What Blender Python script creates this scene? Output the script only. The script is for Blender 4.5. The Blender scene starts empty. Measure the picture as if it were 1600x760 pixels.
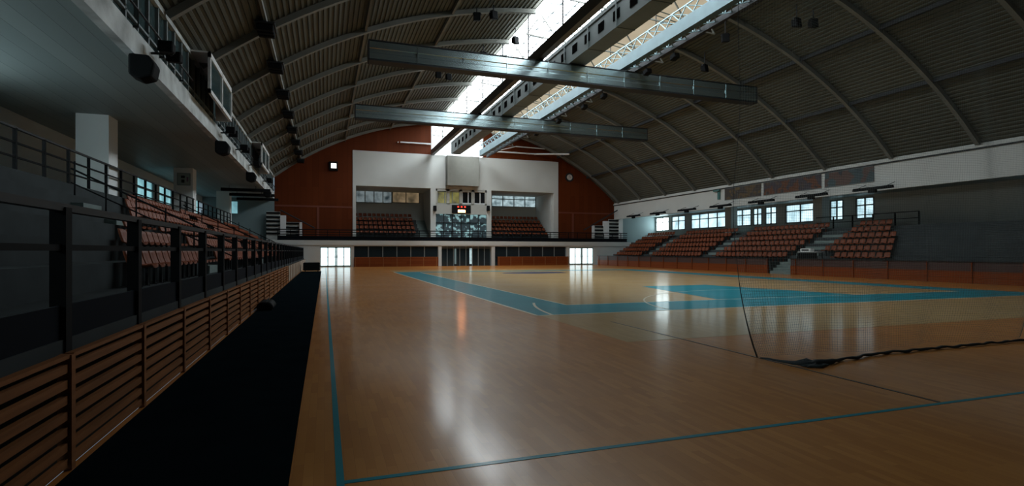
import bpy, math, random
from math import sin, cos, pi, sqrt, radians as R
random.seed(7)
S = bpy.context.scene
COL = S.collection

# ------------------------------------------------------------ camera, world, exposure
YAW = math.atan(293/850)
cd = bpy.data.cameras.new('camera'); cam = bpy.data.objects.new('camera', cd); COL.objects.link(cam)
cam.location = (0, 0, 1.65); cam.rotation_euler = (pi/2, 0, -YAW)
cd.sensor_width = 36; cd.lens = 36*850/1600; cd.shift_y = 13/1600
cd.clip_end = 300; cd.clip_start = .05
S.camera = cam
w = bpy.data.worlds.new('world'); S.world = w; w.use_nodes = True
w.node_tree.nodes['Background'].inputs[0].default_value = (.55, .75, .9, 1)
w.node_tree.nodes['Background'].inputs[1].default_value = .3
S.view_settings.view_transform = 'Standard'; S.view_settings.look = 'None'
S.view_settings.exposure = 0; S.view_settings.gamma = 1; S.view_settings.use_curve_mapping = False
S.cycles.use_denoising = True
S.cycles.max_bounces = 6; S.cycles.diffuse_bounces = 3; S.cycles.glossy_bounces = 3
S.cycles.sample_clamp_indirect = 4
SKY = 13.0      # brightness of the daylight behind the roof glazing
WIN = 1.5      # brightness of the side windows

# ------------------------------------------------------------ materials
def mat(name, col, rough=.6, metal=0, spec=.5, noise=0, scale=3., emit=None, es=0, stretch=(1,1,1), bump=0, coat=0):
    m = bpy.data.materials.new(name); m.use_nodes = True
    nt = m.node_tree; b = nt.nodes['Principled BSDF']
    b.inputs['Base Color'].default_value = (*col, 1)
    b.inputs['Roughness'].default_value = rough
    b.inputs['Metallic'].default_value = metal
    b.inputs['Specular IOR Level'].default_value = spec
    b.inputs['Coat Weight'].default_value = coat
    b.inputs['Coat Roughness'].default_value = .15
    if emit:
        b.inputs['Emission Color'].default_value = (*emit, 1); b.inputs['Emission Strength'].default_value = es
    if noise or bump:
        tc = nt.nodes.new('ShaderNodeTexCoord'); mp = nt.nodes.new('ShaderNodeMapping')
        mp.inputs['Scale'].default_value = stretch
        nz = nt.nodes.new('ShaderNodeTexNoise'); nz.inputs['Scale'].default_value = scale; nz.inputs['Detail'].default_value = 5
        nt.links.new(tc.outputs['Object'], mp.inputs[0]); nt.links.new(mp.outputs[0], nz.inputs['Vector'])
        if noise:
            cr = nt.nodes.new('ShaderNodeValToRGB')
            cr.color_ramp.elements[0].position = .3; cr.color_ramp.elements[1].position = .7
            cr.color_ramp.elements[0].color = (*[c*(1-noise) for c in col], 1)
            cr.color_ramp.elements[1].color = (*[min(1, c*(1+noise)) for c in col], 1)
            nt.links.new(nz.outputs['Fac'], cr.inputs[0]); nt.links.new(cr.outputs[0], b.inputs['Base Color'])
        if bump:
            bp = nt.nodes.new('ShaderNodeBump'); bp.inputs['Strength'].default_value = bump
            nt.links.new(nz.outputs['Fac'], bp.inputs['Height']); nt.links.new(bp.outputs[0], b.inputs['Normal'])
    return m

def parquet(name, c1, c2, c3):
    m = bpy.data.materials.new(name); m.use_nodes = True
    nt = m.node_tree; N = nt.nodes; L = nt.links; b = N['Principled BSDF']
    tc = N.new('ShaderNodeTexCoord'); mp = N.new('ShaderNodeMapping')
    mp.inputs['Rotation'].default_value = (0, 0, pi/2)
    br = N.new('ShaderNodeTexBrick'); br.inputs['Scale'].default_value = 1
    br.inputs['Brick Width'].default_value = .5; br.inputs['Row Height'].default_value = .075
    br.inputs['Mortar Size'].default_value = .0012; br.inputs['Mortar Smooth'].default_value = .4
    br.inputs['Color1'].default_value = (*c1, 1); br.inputs['Color2'].default_value = (*c2, 1)
    br.inputs['Mortar'].default_value = (*[x*.55 for x in c1], 1)
    L.new(tc.outputs['Object'], mp.inputs[0]); L.new(mp.outputs[0], br.inputs['Vector'])
    # broad board-to-board wear
    nz = N.new('ShaderNodeTexNoise'); nz.inputs['Scale'].default_value = .45; nz.inputs['Detail'].default_value = 6
    L.new(tc.outputs['Object'], nz.inputs['Vector'])
    mp2 = N.new('ShaderNodeMapping'); mp2.inputs['Scale'].default_value = (9, .8, 1)
    n2 = N.new('ShaderNodeTexNoise'); n2.inputs['Scale'].default_value = 1.5; n2.inputs['Detail'].default_value = 4
    L.new(tc.outputs['Object'], mp2.inputs[0]); L.new(mp2.outputs[0], n2.inputs['Vector'])
    mx = N.new('ShaderNodeMix'); mx.data_type = 'RGBA'
    L.new(n2.outputs['Fac'], mx.inputs['Factor']); L.new(br.outputs['Color'], mx.inputs[6]); mx.inputs[7].default_value = (*c3, 1)
    mr = N.new('ShaderNodeMapRange'); mr.inputs['From Min'].default_value = .35; mr.inputs['From Max'].default_value = .65
    mr.inputs['To Min'].default_value = .36; mr.inputs['To Max'].default_value = .46
    L.new(nz.outputs['Fac'], mr.inputs[0]); L.new(mr.outputs[0], b.inputs['Roughness'])
    L.new(mx.outputs[2], b.inputs['Base Color'])
    b.inputs['Specular IOR Level'].default_value = .12; b.inputs['Specular Tint'].default_value = (1, .8, .55, 1)
    b.inputs['Coat Weight'].default_value = .55; b.inputs['Coat Roughness'].default_value = .145; b.inputs['Coat IOR'].default_value = 1.4
    bp = N.new('ShaderNodeBump'); bp.inputs['Strength'].default_value = .04; bp.inputs['Distance'].default_value = .01
    L.new(n2.outputs['Fac'], bp.inputs['Height']); L.new(bp.outputs[0], b.inputs['Normal'])
    return m

def planks(name, c1, c2, width, rough=.5, vertical=True):
    """boards of the given width whose tone changes from board to board"""
    m = bpy.data.materials.new(name); m.use_nodes = True
    nt = m.node_tree; N = nt.nodes; L = nt.links; b = N['Principled BSDF']
    tc = N.new('ShaderNodeTexCoord'); mp = N.new('ShaderNodeMapping')
    mp.inputs['Rotation'].default_value = (pi/2, 0, 0) if not vertical else (pi/2, 0, pi/2)
    br = N.new('ShaderNodeTexBrick'); br.inputs['Scale'].default_value = 1
    br.inputs['Brick Width'].default_value = 3.4; br.inputs['Row Height'].default_value = width
    br.inputs['Mortar Size'].default_value = .006
    br.inputs['Color1'].default_value = (*c1, 1); br.inputs['Color2'].default_value = (*c2, 1); br.inputs['Mortar'].default_value = (*[x*.4 for x in c1], 1)
    L.new(tc.outputs['Object'], mp.inputs[0]); L.new(mp.outputs[0], br.inputs['Vector'])
    L.new(br.outputs['Color'], b.inputs['Base Color']); b.inputs['Roughness'].default_value = rough
    b.inputs['Specular IOR Level'].default_value = .12
    return m

def picture(name, cols, scale):
    m = bpy.data.materials.new(name); m.use_nodes = True
    nt = m.node_tree; N = nt.nodes; L = nt.links; b = N['Principled BSDF']; b.inputs['Roughness'].default_value = .7
    tc = N.new('ShaderNodeTexCoord'); v = N.new('ShaderNodeTexVoronoi'); v.inputs['Scale'].default_value = scale
    nz = N.new('ShaderNodeTexNoise'); nz.inputs['Scale'].default_value = scale*.7
    L.new(tc.outputs['Object'], nz.inputs['Vector']); L.new(nz.outputs['Color'], v.inputs['Vector'])
    L.new(tc.outputs['Object'], v.inputs['Vector'])
    cr = N.new('ShaderNodeValToRGB'); cr.color_ramp.interpolation = 'CONSTANT'
    while len(cr.color_ramp.elements) < len(cols): cr.color_ramp.elements.new(.5)
    for i, c in enumerate(cols):
        cr.color_ramp.elements[i].position = .25+.5*i/len(cols); cr.color_ramp.elements[i].color = (*c, 1)
    L.new(nz.outputs['Fac'], cr.inputs[0]); L.new(cr.outputs[0], b.inputs['Base Color'])
    return m

def glow(name, col, s, noise=0, scale=1.5, col2=(.2, .3, .35)):
    """glowing glazing for daylight, lit rooms and painted reflections"""
    m = bpy.data.materials.new(name); m.use_nodes = True
    nt = m.node_tree; N = nt.nodes; L = nt.links; b = N['Principled BSDF']
    b.inputs['Base Color'].default_value = (.08, .09, .1, 1); b.inputs['Roughness'].default_value = .15
    b.inputs['Emission Color'].default_value = (*col, 1); b.inputs['Emission Strength'].default_value = s
    if noise:
        tc = N.new('ShaderNodeTexCoord'); nz = N.new('ShaderNodeTexNoise'); nz.inputs['Scale'].default_value = scale
        nz.inputs['Detail'].default_value = 3
        cr = N.new('ShaderNodeValToRGB'); cr.color_ramp.elements[0].position = .5-noise; cr.color_ramp.elements[1].position = .6
        cr.color_ramp.elements[0].color = (*col2, 1); cr.color_ramp.elements[1].color = (*col, 1)
        L.new(tc.outputs['Object'], nz.inputs['Vector']); L.new(nz.outputs['Fac'], cr.inputs[0])
        L.new(cr.outputs[0], b.inputs['Emission Color'])
    return m

M = dict(
    wood=parquet('court parquet', (.40, .145, .028), (.60, .26, .062), (.50, .20, .045)),
    pale=parquet('pale parquet', (.42, .275, .115), (.54, .365, .165), (.48, .32, .14)),
    blue=mat('court blue paint', (.0, .22, .28), .5, spec=.1, noise=.08, scale=.8, coat=.3),
    cream=mat('cream line paint', (.6, .55, .42), .35),
    darkline=mat('black line paint', (.03, .03, .03), .4),
    rubber=mat('black rubber mat', (.006, .010, .0125), .95, spec=.0, noise=.15, scale=2),
    white=mat('white plaster', (.56, .58, .56), .8, noise=.04, scale=.5),
    white2=mat('white trim', (.72, .74, .74), .55),
    greybox=mat('grey casing board', (.21, .21, .185), .8, noise=.05),  # darker tone than the white block behind it
    dullwhite=mat('weathered white fascia', (.52, .56, .56), .8, noise=.35, scale=1.3),
    red=planks('red brown wall boards', (.098, .020, .0045), (.118, .026, .006), .6),
    redboard=planks('red brown barrier boards', (.18, .040, .010), (.22, .055, .014), .28, vertical=False),
    fence=mat('stained fence timber', (.27, .105, .035), .6, spec=.2, noise=.25, scale=4, stretch=(1, .2, 4)),
    roof=mat('roof sheet', (.105, .108, .088), .6, spec=.2, noise=.12, scale=.25),
    rib=mat('painted roof steel', (.17, .175, .155), .5, noise=.1, scale=.8),
    galv=mat('galvanised sheet', (.30, .38, .39), .24, metal=.85, noise=.12, scale=.6, stretch=(.3, 1, 6)),
    foil=mat('bright galvanised steel', (.16, .25, .275), .4, metal=.3, noise=.2, scale=2),
    duct=mat('grey duct sheet', (.13, .16, .16), .55, metal=.2, noise=.15, scale=.7),
    dark=mat('dark steel', (.022, .024, .026), .55, spec=.25),
    black=mat('black plastic', (.006, .007, .008), .75, spec=.12),
    void=mat('matt black opening', (.004, .004, .004), 1, spec=0),
    navy=mat('dark navy paint', (.006, .009, .014), .85, spec=.08),
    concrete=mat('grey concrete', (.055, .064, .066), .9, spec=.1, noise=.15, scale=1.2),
    stair=mat('grey green stair paint', (.17, .22, .21), .8, noise=.1),
    soffit=planks('soffit boards', (.28, .345, .35), (.34, .41, .41), .55, vertical=True),
    seat=mat('orange brown seat plastic', (.19, .042, .011), .5, spec=.3, noise=.1, scale=2),
    glass=mat('dark glass', (.018, .028, .034), .08, spec=.6),
    tealglass=mat('teal shaded glass', (.05, .085, .09), .12, spec=.6),
    frame=mat('grey window frame', (.18, .22, .23), .5),
    sky=glow('bright roof glazing', (.88, .96, 1.0), SKY),
    cream_blind=glow('cream blind lit from above', (.86, .74, .52), .55, noise=.25, scale=.35, col2=(.72, .60, .42)),
    gable=glow('bright gable glazing', (.9, .97, 1.0), 2.3),
    door=glow('frosted door light', (.80, .96, 1.0), 2.6, noise=.2, scale=1.1, col2=(.5, .72, .75)),
    win=glow('daylit window glass', (.62, .84, .92), WIN, noise=.18, scale=.9, col2=(.28, .46, .52)),
    winhot=glow('overexposed window glass', (.8, .97, 1), 11),
    wincyan=glow('teal daylit window glass', (.30, .62, .68), .9, noise=.2, scale=.5, col2=(.08, .2, .24)),
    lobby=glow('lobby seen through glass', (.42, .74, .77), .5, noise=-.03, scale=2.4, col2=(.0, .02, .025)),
    collageL=glow('blue grey glass reflections', (.34, .42, .44), .4, noise=.2, scale=1.4, col2=(.03, .05, .06)),  # window reflections painted as an uneven glow
    collageR=glow('tan glass reflections', (.38, .27, .15), .5, noise=.25, scale=1.1, col2=(.05, .04, .02)),  # tan reflections painted into the glow colour
    yellow=glow('lit olive room behind glass', (.42, .38, .08), .5, noise=.2, scale=1.2, col2=(.03, .02, .01)),
    led=mat('orange scoreboard display', (.2, .05, .02), .4, emit=(1, .34, .12), es=24),
    ledred=mat('red scoreboard digits', (.2, .02, .02), .4, emit=(1, .06, .03), es=1.2),
    lamp=mat('lit wall lamp', (.5, .5, .45), .4, emit=(1, .97, .92), es=1.3),
    clock=mat('clock face', (.55, .5, .46), .6),
    net=mat('grey green net cord', (.20, .23, .22), .8),
    netrope=mat('dark net rope', (.03, .04, .045), .8),
)

# ------------------------------------------------------------ mesh helpers
class MB:
    def __init__(s): s.v = []; s.f = []; s.m = []; s.cur = 0
    def box(s, x0, x1, y0, y1, z0, z1):
        i = len(s.v)
        s.v += [(x, y, z) for z in (z0, z1) for y in (y0, y1) for x in (x0, x1)]
        s.f += [tuple(i+k for k in q) for q in ((0,2,3,1),(4,5,7,6),(0,1,5,4),(2,6,7,3),(0,4,6,2),(1,3,7,5))]
        s.m += [s.cur]*6; return s
    def quad(s, a, b, c, d):
        i = len(s.v); s.v += [a, b, c, d]; s.f.append((i, i+1, i+2, i+3)); s.m.append(s.cur); return s
    def tube(s, pts, r, n=6, cap=True):
        """round bar through a list of points"""
        i0 = len(s.v); P = [tuple(p) for p in pts]
        rs = r if isinstance(r, (list, tuple)) else [r]*len(P)
        for k, p in enumerate(P):
            a = P[max(k-1, 0)]; b = P[min(k+1, len(P)-1)]
            d = [b[j]-a[j] for j in range(3)]; l = sqrt(sum(x*x for x in d)) or 1; d = [x/l for x in d]
            up = (0, 0, 1) if abs(d[2]) < .9 else (1, 0, 0)
            u = (d[1]*up[2]-d[2]*up[1], d[2]*up[0]-d[0]*up[2], d[0]*up[1]-d[1]*up[0]); l = sqrt(sum(x*x for x in u)); u = [x/l for x in u]
            v = (d[1]*u[2]-d[2]*u[1], d[2]*u[0]-d[0]*u[2], d[0]*u[1]-d[1]*u[0])
            for j in range(n):
                t = 2*pi*(j+.5)/n; c, q = cos(t)*rs[k], sin(t)*rs[k]
                s.v.append(tuple(p[m]+u[m]*c+v[m]*q for m in range(3)))
        for k in range(len(P)-1):
            for j in range(n):
                a = i0+k*n+j; b = i0+k*n+(j+1) % n
                s.f.append((a, b, b+n, a+n)); s.m.append(s.cur)
        if cap:
            s.f.append(tuple(i0+j for j in range(n))[::-1]); s.m.append(s.cur)
            e = i0+(len(P)-1)*n; s.f.append(tuple(e+j for j in range(n))); s.m.append(s.cur)
        return s
    def prism(s, poly, axis, a, b):
        """polygon (p,q) extruded along axis from a to b; axis x:(y,z) y:(x,z) z:(x,y)"""
        def P(p, t): return (t, p[0], p[1]) if axis == 'x' else (p[0], t, p[1]) if axis == 'y' else (p[0], p[1], t)
        i = len(s.v); n = len(poly)
        s.v += [P(p, a) for p in poly]+[P(p, b) for p in poly]
        s.f.append(tuple(range(i, i+n))); s.f.append(tuple(range(i+2*n-1, i+n-1, -1)))
        for k in range(n):
            j = (k+1) % n; s.f.append((i+k, i+n+k, i+n+j, i+j))
        s.m += [s.cur]*(n+2); return s
    def add(s, o, dx=0, dy=0, dz=0, rz=0):
        i = len(s.v); c, q = cos(rz), sin(rz)
        s.v += [(x*c-y*q+dx, x*q+y*c+dy, z+dz) for x, y, z in o.v]
        s.f += [tuple(k+i for k in f) for f in o.f]; s.m += o.m; return s
    def mesh(s, name, mats, smooth=False):
        me = bpy.data.meshes.new(name); me.from_pydata(s.v, [], s.f)
        for m in (mats if isinstance(mats, (list, tuple)) else [mats]): me.materials.append(m)
        if any(s.m): me.polygons.foreach_set('material_index', s.m)
        if smooth: me.polygons.foreach_set('use_smooth', [True]*len(s.f))
        me.update(); return me
    def build(s, name, mats, parent=None, smooth=False):
        o = bpy.data.objects.new(name, s.mesh(name, mats, smooth)); COL.objects.link(o)
        if parent: o.parent = parent; o.location = [-x for x in parent['_at']] if '_at' in parent else (0, 0, 0)
        return o
def tag(o, label=None, cat=None, group=None, kind=None):
    for k, v in (('label', label), ('category', cat), ('group', group), ('kind', kind)):
        if v: o[k] = v
    return o
def thing(name, label, cat, at=(0, 0, 0), group=None):
    o = bpy.data.objects.new(name, None); COL.objects.link(o); o.location = at; o.empty_display_size = .1
    o['_at'] = [float(a) for a in at]
    return tag(o, label, cat, group)
def struct(name, mb, m, label=None, smooth=False, cat=None):
    o = mb.build(name, m, None, smooth); return tag(o, label, cat, None, 'structure')
def bevel(o, w=.01, n=1):
    b = o.modifiers.new('bevel', 'BEVEL'); b.width = w; b.segments = n; b.limit_method = 'ANGLE'; return o

# ------------------------------------------------------------ roof shape and measured places (metres)
RC, RR, RZ = 14.1, 30.0, 16.2
def zr(x): return RZ-RR+sqrt(RR*RR-(x-RC)**2)
XL, XR = -4.9, 34.9            # where the vault starts on each side
Y0, YW, YG = -5.0, 60.0, 61.3  # back wall, lower end wall, upper end wall
WL, WR = -11.5, 41.0           # outer walls behind the stands
RIBS = [60-4.95*k for k in range(12, -1, -1)]
def E(px, py, Y=YG):           # a place on the end wall, from the survey of the photograph
    c_, s_ = cos(YAW), sin(YAW); u = (px-800)/850; v = (393-py)/850
    k = Y/(c_-u*s_); return ((u*c_+s_)*k, v*k+1.65)

# ------------------------------------------------------------ floor
fl = MB().box(-1.85, 31.6, Y0, 60.0, -.2, 0)
floor = struct('floor', fl, M['wood'])
MB().box(5.2, 26.6, 8.65, 47.5, -.01, .002).build('pale_floor_field', M['pale'], floor)
bx = MB()
z = (-.005, .004)
bx.box(5.2, 7.0, 13.0, 43.5, *z); bx.box(24.8, 26.6, 13.0, 43.5, *z); bx.box(7.0, 24.8, 13.0, 15.2, *z); bx.box(7.0, 24.8, 42.2, 43.5, *z)
bx.prism([(12.7, 15.2), (19.1, 15.2), (17.7, 22.2), (14.1, 22.2)], 'z', *z)
bx.build('blue_court_band', M['blue'], floor)
c2 = MB(); c2.prism([(15.2+2.6*cos(2*pi*k/40), 38.9+1.5*sin(2*pi*k/40)) for k in range(40)], 'z', -.005, .0045)
c2.build('blue_centre_mark', mat('deep blue floor paint', (.02, .04, .11), .28), floor)
ln = MB()
ln.box(.08, .135, Y0+.3, 57.5, -.004, .003); ln.box(.135, 31.3, 4.03, 4.085, -.004, .003)
ln.build('blue_boundary_line', M['blue'], floor)
def arc_line(cx, cy, r0, r1, a0, a1, n=24):
    m = MB()
    for k in range(n):
        t0 = a0+(a1-a0)*k/n; t1 = a0+(a1-a0)*(k+1)/n
        m.quad((cx+r0*cos(t0), cy+r0*sin(t0), .006), (cx+r1*cos(t0), cy+r1*sin(t0), .006), (cx+r1*cos(t1), cy+r1*sin(t1), .006), (cx+r0*cos(t1), cy+r0*sin(t1), .006))
    return m
arc_line(15.9, 12.3, 10.3, 10.38, R(176), R(158)).build('cream_arc_line', M['cream'], floor)
arc_line(15.9, 12.3, 6.72, 6.78, R(173), R(60), 50).build('cream_arc_line', M['cream'], floor)
dl = MB(); dl.box(6.33, 6.37, 4.1, 11.3, .0, .0045); dl.build('dark_floor_line', M['darkline'], floor)
cl = MB()
for a in ((5.12, 5.2, 12.92, 43.5), (7.0, 7.06, 15.2, 42.2), (5.12, 26.6, 12.92, 13.0), (7, 24.8, 15.2, 15.27)): cl.box(*a, 0, .0042)
cl.build('cream_band_edge', M['cream'], floor)
mt = MB().box(-1.78, -.24, Y0, 47.5, 0, .012)
tag(mt.build('floor_mat', M['rubber']), 'long black rubber runner mat laid between the slatted fence and the wooden court', 'mat')

# ------------------------------------------------------------ roof sheets (corrugated along the hall)
def roof_sheet(x0, x1, y0, y1):
    a0 = math.asin((x0-RC)/RR); a1 = math.asin((x1-RC)/RR); m = MB()
    n = max(2, int((a1-a0)*RR/.26)); pr = []
    for k in range(n):
        for f, d in ((0, 0), (.42, 0), (.5, .055), (.92, .055)):
            t = a0+(a1-a0)*(k+f)/n; pr.append((RC+(RR+d)*sin(t), RZ-RR+(RR+d)*cos(t)))
    pr.append((RC+RR*sin(a1), RZ-RR+RR*cos(a1)))
    for k in range(len(pr)-1):
        (xa, za), (xb, zb) = pr[k], pr[k+1]
        m.quad((xa, y0, za), (xa, y1, za), (xb, y1, zb), (xb, y0, zb))
    # outer skin so that the roof is solid
    for k in range(24):
        t0 = a0+(a1-a0)*k/24; t1 = a0+(a1-a0)*(k+1)/24; q = RR+.25
        m.quad((RC+q*sin(t0), y0, RZ-RR+q*cos(t0)), (RC+q*sin(t1), y0, RZ-RR+q*cos(t1)), (RC+q*sin(t1), y1, RZ-RR+q*cos(t1)), (RC+q*sin(t0), y1, RZ-RR+q*cos(t0)))
    return m
GX0, GX1, CX1, SY = 11.95, 16.4, 20.7, 15.0
ceil = struct('ceiling', roof_sheet(XL-.1, GX0, Y0, YG+.3), M['roof'])
tag(roof_sheet(CX1, XR+.1, Y0, YG+.3).build('roof_sheeting', M['roof'], ceil))
tag(roof_sheet(GX0, CX1, Y0, SY).build('roof_sheeting', M['roof'], ceil))
# glazing
def strip(x0, x1, y0, y1, dz=-.29, n=6):
    m = MB()
    for x in (x0, x1): m.quad((x, y0, zr(x)+dz), (x, y1, zr(x)+dz), (x, y1, zr(x)+.05), (x, y0, zr(x)+.05))  # glowing side faces, added to throw light along the roof sheet
    for k in range(n):
        xa = x0+(x1-x0)*k/n; xb = x0+(x1-x0)*(k+1)/n
        m.quad((xa, y0, zr(xa)+dz), (xa, y1, zr(xa)+dz), (xb, y1, zr(xb)+dz), (xb, y0, zr(xb)+dz))
    return m
sl = struct('window_1', strip(GX0, GX1, SY, YG), M['sky'], 'bright glazed roof light running along the ridge of the vault')
gb = MB()
y = SY
while y < YG:
    for k in range(6):
        xa = GX0+(GX1-GX0)*k/6; xb = GX0+(GX1-GX0)*(k+1)/6
        gb.tube([(xa, y, zr(xa)-.31), (xb, y, zr(xb)-.31)], .045, 4)
    y += 1.24
for k in range(1, 5):
    x = GX0+(GX1-GX0)*k/5; gb.tube([(x, SY, zr(x)-.31), (x, YG, zr(x)-.31)], .04, 4)
gb.build('glazing_bars', M['frame'], sl)
cb = struct('window_2', strip(GX1, CX1, SY, YG), M['cream_blind'], 'cream blind covered half of the roof light')
gb = MB(); y = SY+2
while y < YG:
    gb.tube([(GX1, y, zr(GX1)-.32), (CX1, y, zr(CX1)-.32)], .03, 4); gb.tube([(GX1, y+.5, zr(GX1)-.32), (CX1, y+.5, zr(CX1)-.32)], .03, 4); y += 4.95
gb.build('glazing_bars', M['foil'], cb)

# arched ribs
for Y in RIBS:
    m = MB(); a0 = math.asin((XL-RC)/RR); a1 = math.asin((XR-RC)/RR); n = 48
    i = len(m.v)
    for k in range(n+1):
        t = a0+(a1-a0)*k/n
        for rr, dy in ((RR-.02, -.11), (RR-.02, .11), (RR-.27, .11), (RR-.27, -.11)):
            m.v.append((RC+rr*sin(t), Y+dy, RZ-RR+rr*cos(t)))
    for k in range(n):
        for j in range(4):
            m.f.append((4*k+j, 4*k+(j+1) % 4, 4*k+4+(j+1) % 4, 4*k+4+j)); m.m.append(0)
    # lattice web across the glazed part
    if Y > SY:
        xs = [GX0-.6+k*.95 for k in range(11)]
        for k, x in enumerate(xs[:-1]):
            za = zr(x)-.3 if k % 2 else zr(x)-1.5; zb = zr(xs[k+1])-1.5 if k % 2 else zr(xs[k+1])-.3
            m.tube([(x, Y, za), (xs[k+1], Y, zb)], .045, 4)
        m.tube([(xs[0], Y, zr(xs[0])-1.5), (xs[-1], Y, zr(xs[-1])-1.5)], .05, 4)
    struct('roof_rib', m, M['rib'])
for x in (-2.3, 2.1, 6.85, 21.9, 27.0, 31.0):
    t = (x-RC)/RR; m = MB(); zz = zr(x)
    m.box(x-.06, x+.06, Y0, YG, zz-.24, zz-.03); struct('roof_purlin', m, M['rib'] if x < 14 else M['dark'])  # right-hand purlins take the dark colour to stand for their shade

# ------------------------------------------------------------ long pieces hung under the ridge
def long_beam(name, x0, x1, z0, z1, y0, y1, m, label, cat):
    t = thing(name, label, cat, ((x0+x1)/2, (y0+y1)/2, z0)); return t
t = thing('ridge_beam', 'dark steel box beam hung under the left side of the roof light', 'beam', (11.5, 40, 12.45))
MB().box(11.3, 11.65, 14, YG-.5, 12.45, 13.05).build('beam', mat('brown grey beam paint', (.085, .08, .07), .5), t)
for Y in RIBS:
    if Y > 14 and Y < 60: MB().tube([(11.48, Y, 13.05), (11.48, Y, zr(11.5)-.3)], .04, 6).build('hanger', M['dark'], t)
t = thing('ventilation_duct', 'long grey rectangular air duct with square openings under the roof light', 'duct', (13.65, 36, 12.45))
dm = MB(); dm.box(13.2, 14.15, 14, 58.5, 12.4, 13.6); dm.box(13.16, 13.2, 14, 58.5, 13.52, 13.66); dm.box(13.16, 14.19, 14, 58.5, 12.36, 12.4)
for k in range(16): dm.box(13.15, 14.2, 14+2.97*k, 14.09+2.97*k, 12.34, 13.68)
dm.build('duct_body', M['duct'], t)
for k in range(28):
    y = 15+1.53*k
    MB().box(13.185, 13.2, y, y+.62, 12.75, 13.22).build('air_opening', M['void'], t)
for Y in RIBS:
    if 14 < Y < 60: MB().tube([(13.7, Y, 13.6), (13.7, Y, zr(13.7)-.3)], .03, 6).build('hanger', M['dark'], t)
t = thing('lattice_gantry', 'bright galvanised lattice gantry with cable channel right of the air duct', 'gantry', (17.05, 36, 12.45))
MB().box(16.6, 16.98, 14, 59.5, 12.45, 12.6).box(16.6, 16.66, 14, 59.5, 12.6, 13.1).build('channel', mat('teal grey channel', (.075, .125, .14), .5, spec=.3, noise=.2, scale=1), t)
MB().box(17.42, 17.6, 14, 59.5, 12.35, 12.62).build('lower_rail', M['dark'], t)
lt = MB(); y = 14
while y < 59:
    lt.tube([(16.62, y, 13.1), (16.62, y+.55, 13.62)], .03, 4); lt.tube([(16.62, y+.55, 13.62), (16.62, y+1.1, 13.1)], .03, 4)
    lt.tube([(17.5, y, 12.6), (17.5, y+.55, 13.5)], .03, 4); lt.tube([(17.5, y+.55, 13.5), (17.5, y+1.1, 12.6)], .03, 4)
    lt.tube([(16.62, y+.55, 13.62), (17.5, y, 13.5)], .025, 4).tube([(16.95, y, 12.5), (17.45, y+.55, 12.5)], .03, 4).tube([(17.45, y+.55, 12.5), (16.95, y+1.1, 12.5)], .03, 4)
    y += 1.1
lt.tube([(16.62, 14, 13.64), (16.62, 59.5, 13.64)], .04, 4).tube([(17.5, 14, 13.52), (17.5, 59.5, 13.52)], .04, 4)
lt.build('lattice', M['foil'], t)
for Y in RIBS:
    if 14 < Y < 60: MB().tube([(17.0, Y, 13.5), (17.0, Y, zr(17)-.3)], .03, 6).build('hanger', M['dark'], t)

# transverse curtain housings
def housing(Y, label):
    t = thing('curtain_housing', label, 'curtain housing', (14.2, Y, 11.25), 'curtain housings across the hall')
    m = MB(); a, b = 2.1, 26.4
    pro = [(Y-.3, 11.3), (Y-.34, 11.34), (Y-.34, 11.62), (Y-.30, 11.66), (Y-.30, 11.84), (Y-.34, 11.88), (Y-.34, 12.2), (Y-.3, 12.24), (Y+.3, 12.24), (Y+.3, 11.3)]
    m.prism(pro, 'x', a, b)
    m.build('casing', M['galv'], t)
    for k in range(1, 10): MB().box(a+k*2.43-.02, a+k*2.43+.02, Y-.36, Y-.30, 11.3, 12.24).build('joint_cover', M['galv'], t)
    MB().box(a, b, Y-.36, Y+.32, 11.24, 11.3).build('lower_flange', M['dark'], t)
    MB().box(a, b, Y-.36, Y+.32, 12.24, 12.28).build('upper_flange', M['dark'], t)
    for x in (11.48, 17.5):
        MB().box(x-.12, x+.12, Y-.15, Y+.15, 12.28, 12.45 if x < 14 else 12.34).build('hanger', M['dark'], t)
    for x in (a, b): MB().box(x-.03, x+.03, Y-.36, Y+.32, 11.24, 12.28).build('end_plate', M['dark'], t)
housing(28.4, 'nearer of the two long galvanised curtain housings hanging across the hall')
housing(41.0, 'farther of the two long galvanised curtain housings hanging across the hall')

# ------------------------------------------------------------ outer walls, back wall, soffits
bk = MB(); bk.box(WL, WR, Y0-.3, Y0, -.2, 16.5); struct('wall_back', bk, M['concrete'])
# left
wl = MB(); wl.box(WL-.3, WL, Y0, YG+5, -.2, 5.3).box(WL-.3, WL, Y0, YG+5, 6.5, 7.5)
for k in range(13): wl.box(WL-.3, WL, Y0+5*k, Y0+5*k+(5 if 5 <= k <= 8 else 1.4), 5.3, 6.5)
struct('wall_left', wl, M['white'])
for k in (0, 1, 2, 3, 4, 9, 10, 11, 12):  # the first five are out of view, added to light the column fronts
    y = Y0+5*k+1.4
    o = struct('window_%d' % (k+3), MB().box(WL-.2, WL-.12, y, y+3.6, 5.3, 6.5), M['wincyan'] if k > 5 else M['winhot'])
    MB().box(WL-.12, WL-.04, y, y+.08, 5.3, 6.5).box(WL-.12, WL-.04, y+1.75, y+1.83, 5.3, 6.5).box(WL-.12, WL-.04, y+3.5, y+3.6, 5.3, 6.5).box(WL-.12, WL-.04, y, y+3.6, 5.85, 5.9).build('window_frame', M['frame'], o)
sf = MB().box(WL, XL-.25, Y0, YG, 7.1, 7.4); struct('ceiling_left', sf, M['soffit'])
fs = MB().box(XL-.25, XL, Y0, YG, 7.05, 7.75).box(XL-.25, XL, Y0, YG, 9.3, 9.9); struct('trim_1', fs, M['dullwhite'], 'weathered white fascia along the left side under the vault')
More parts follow.
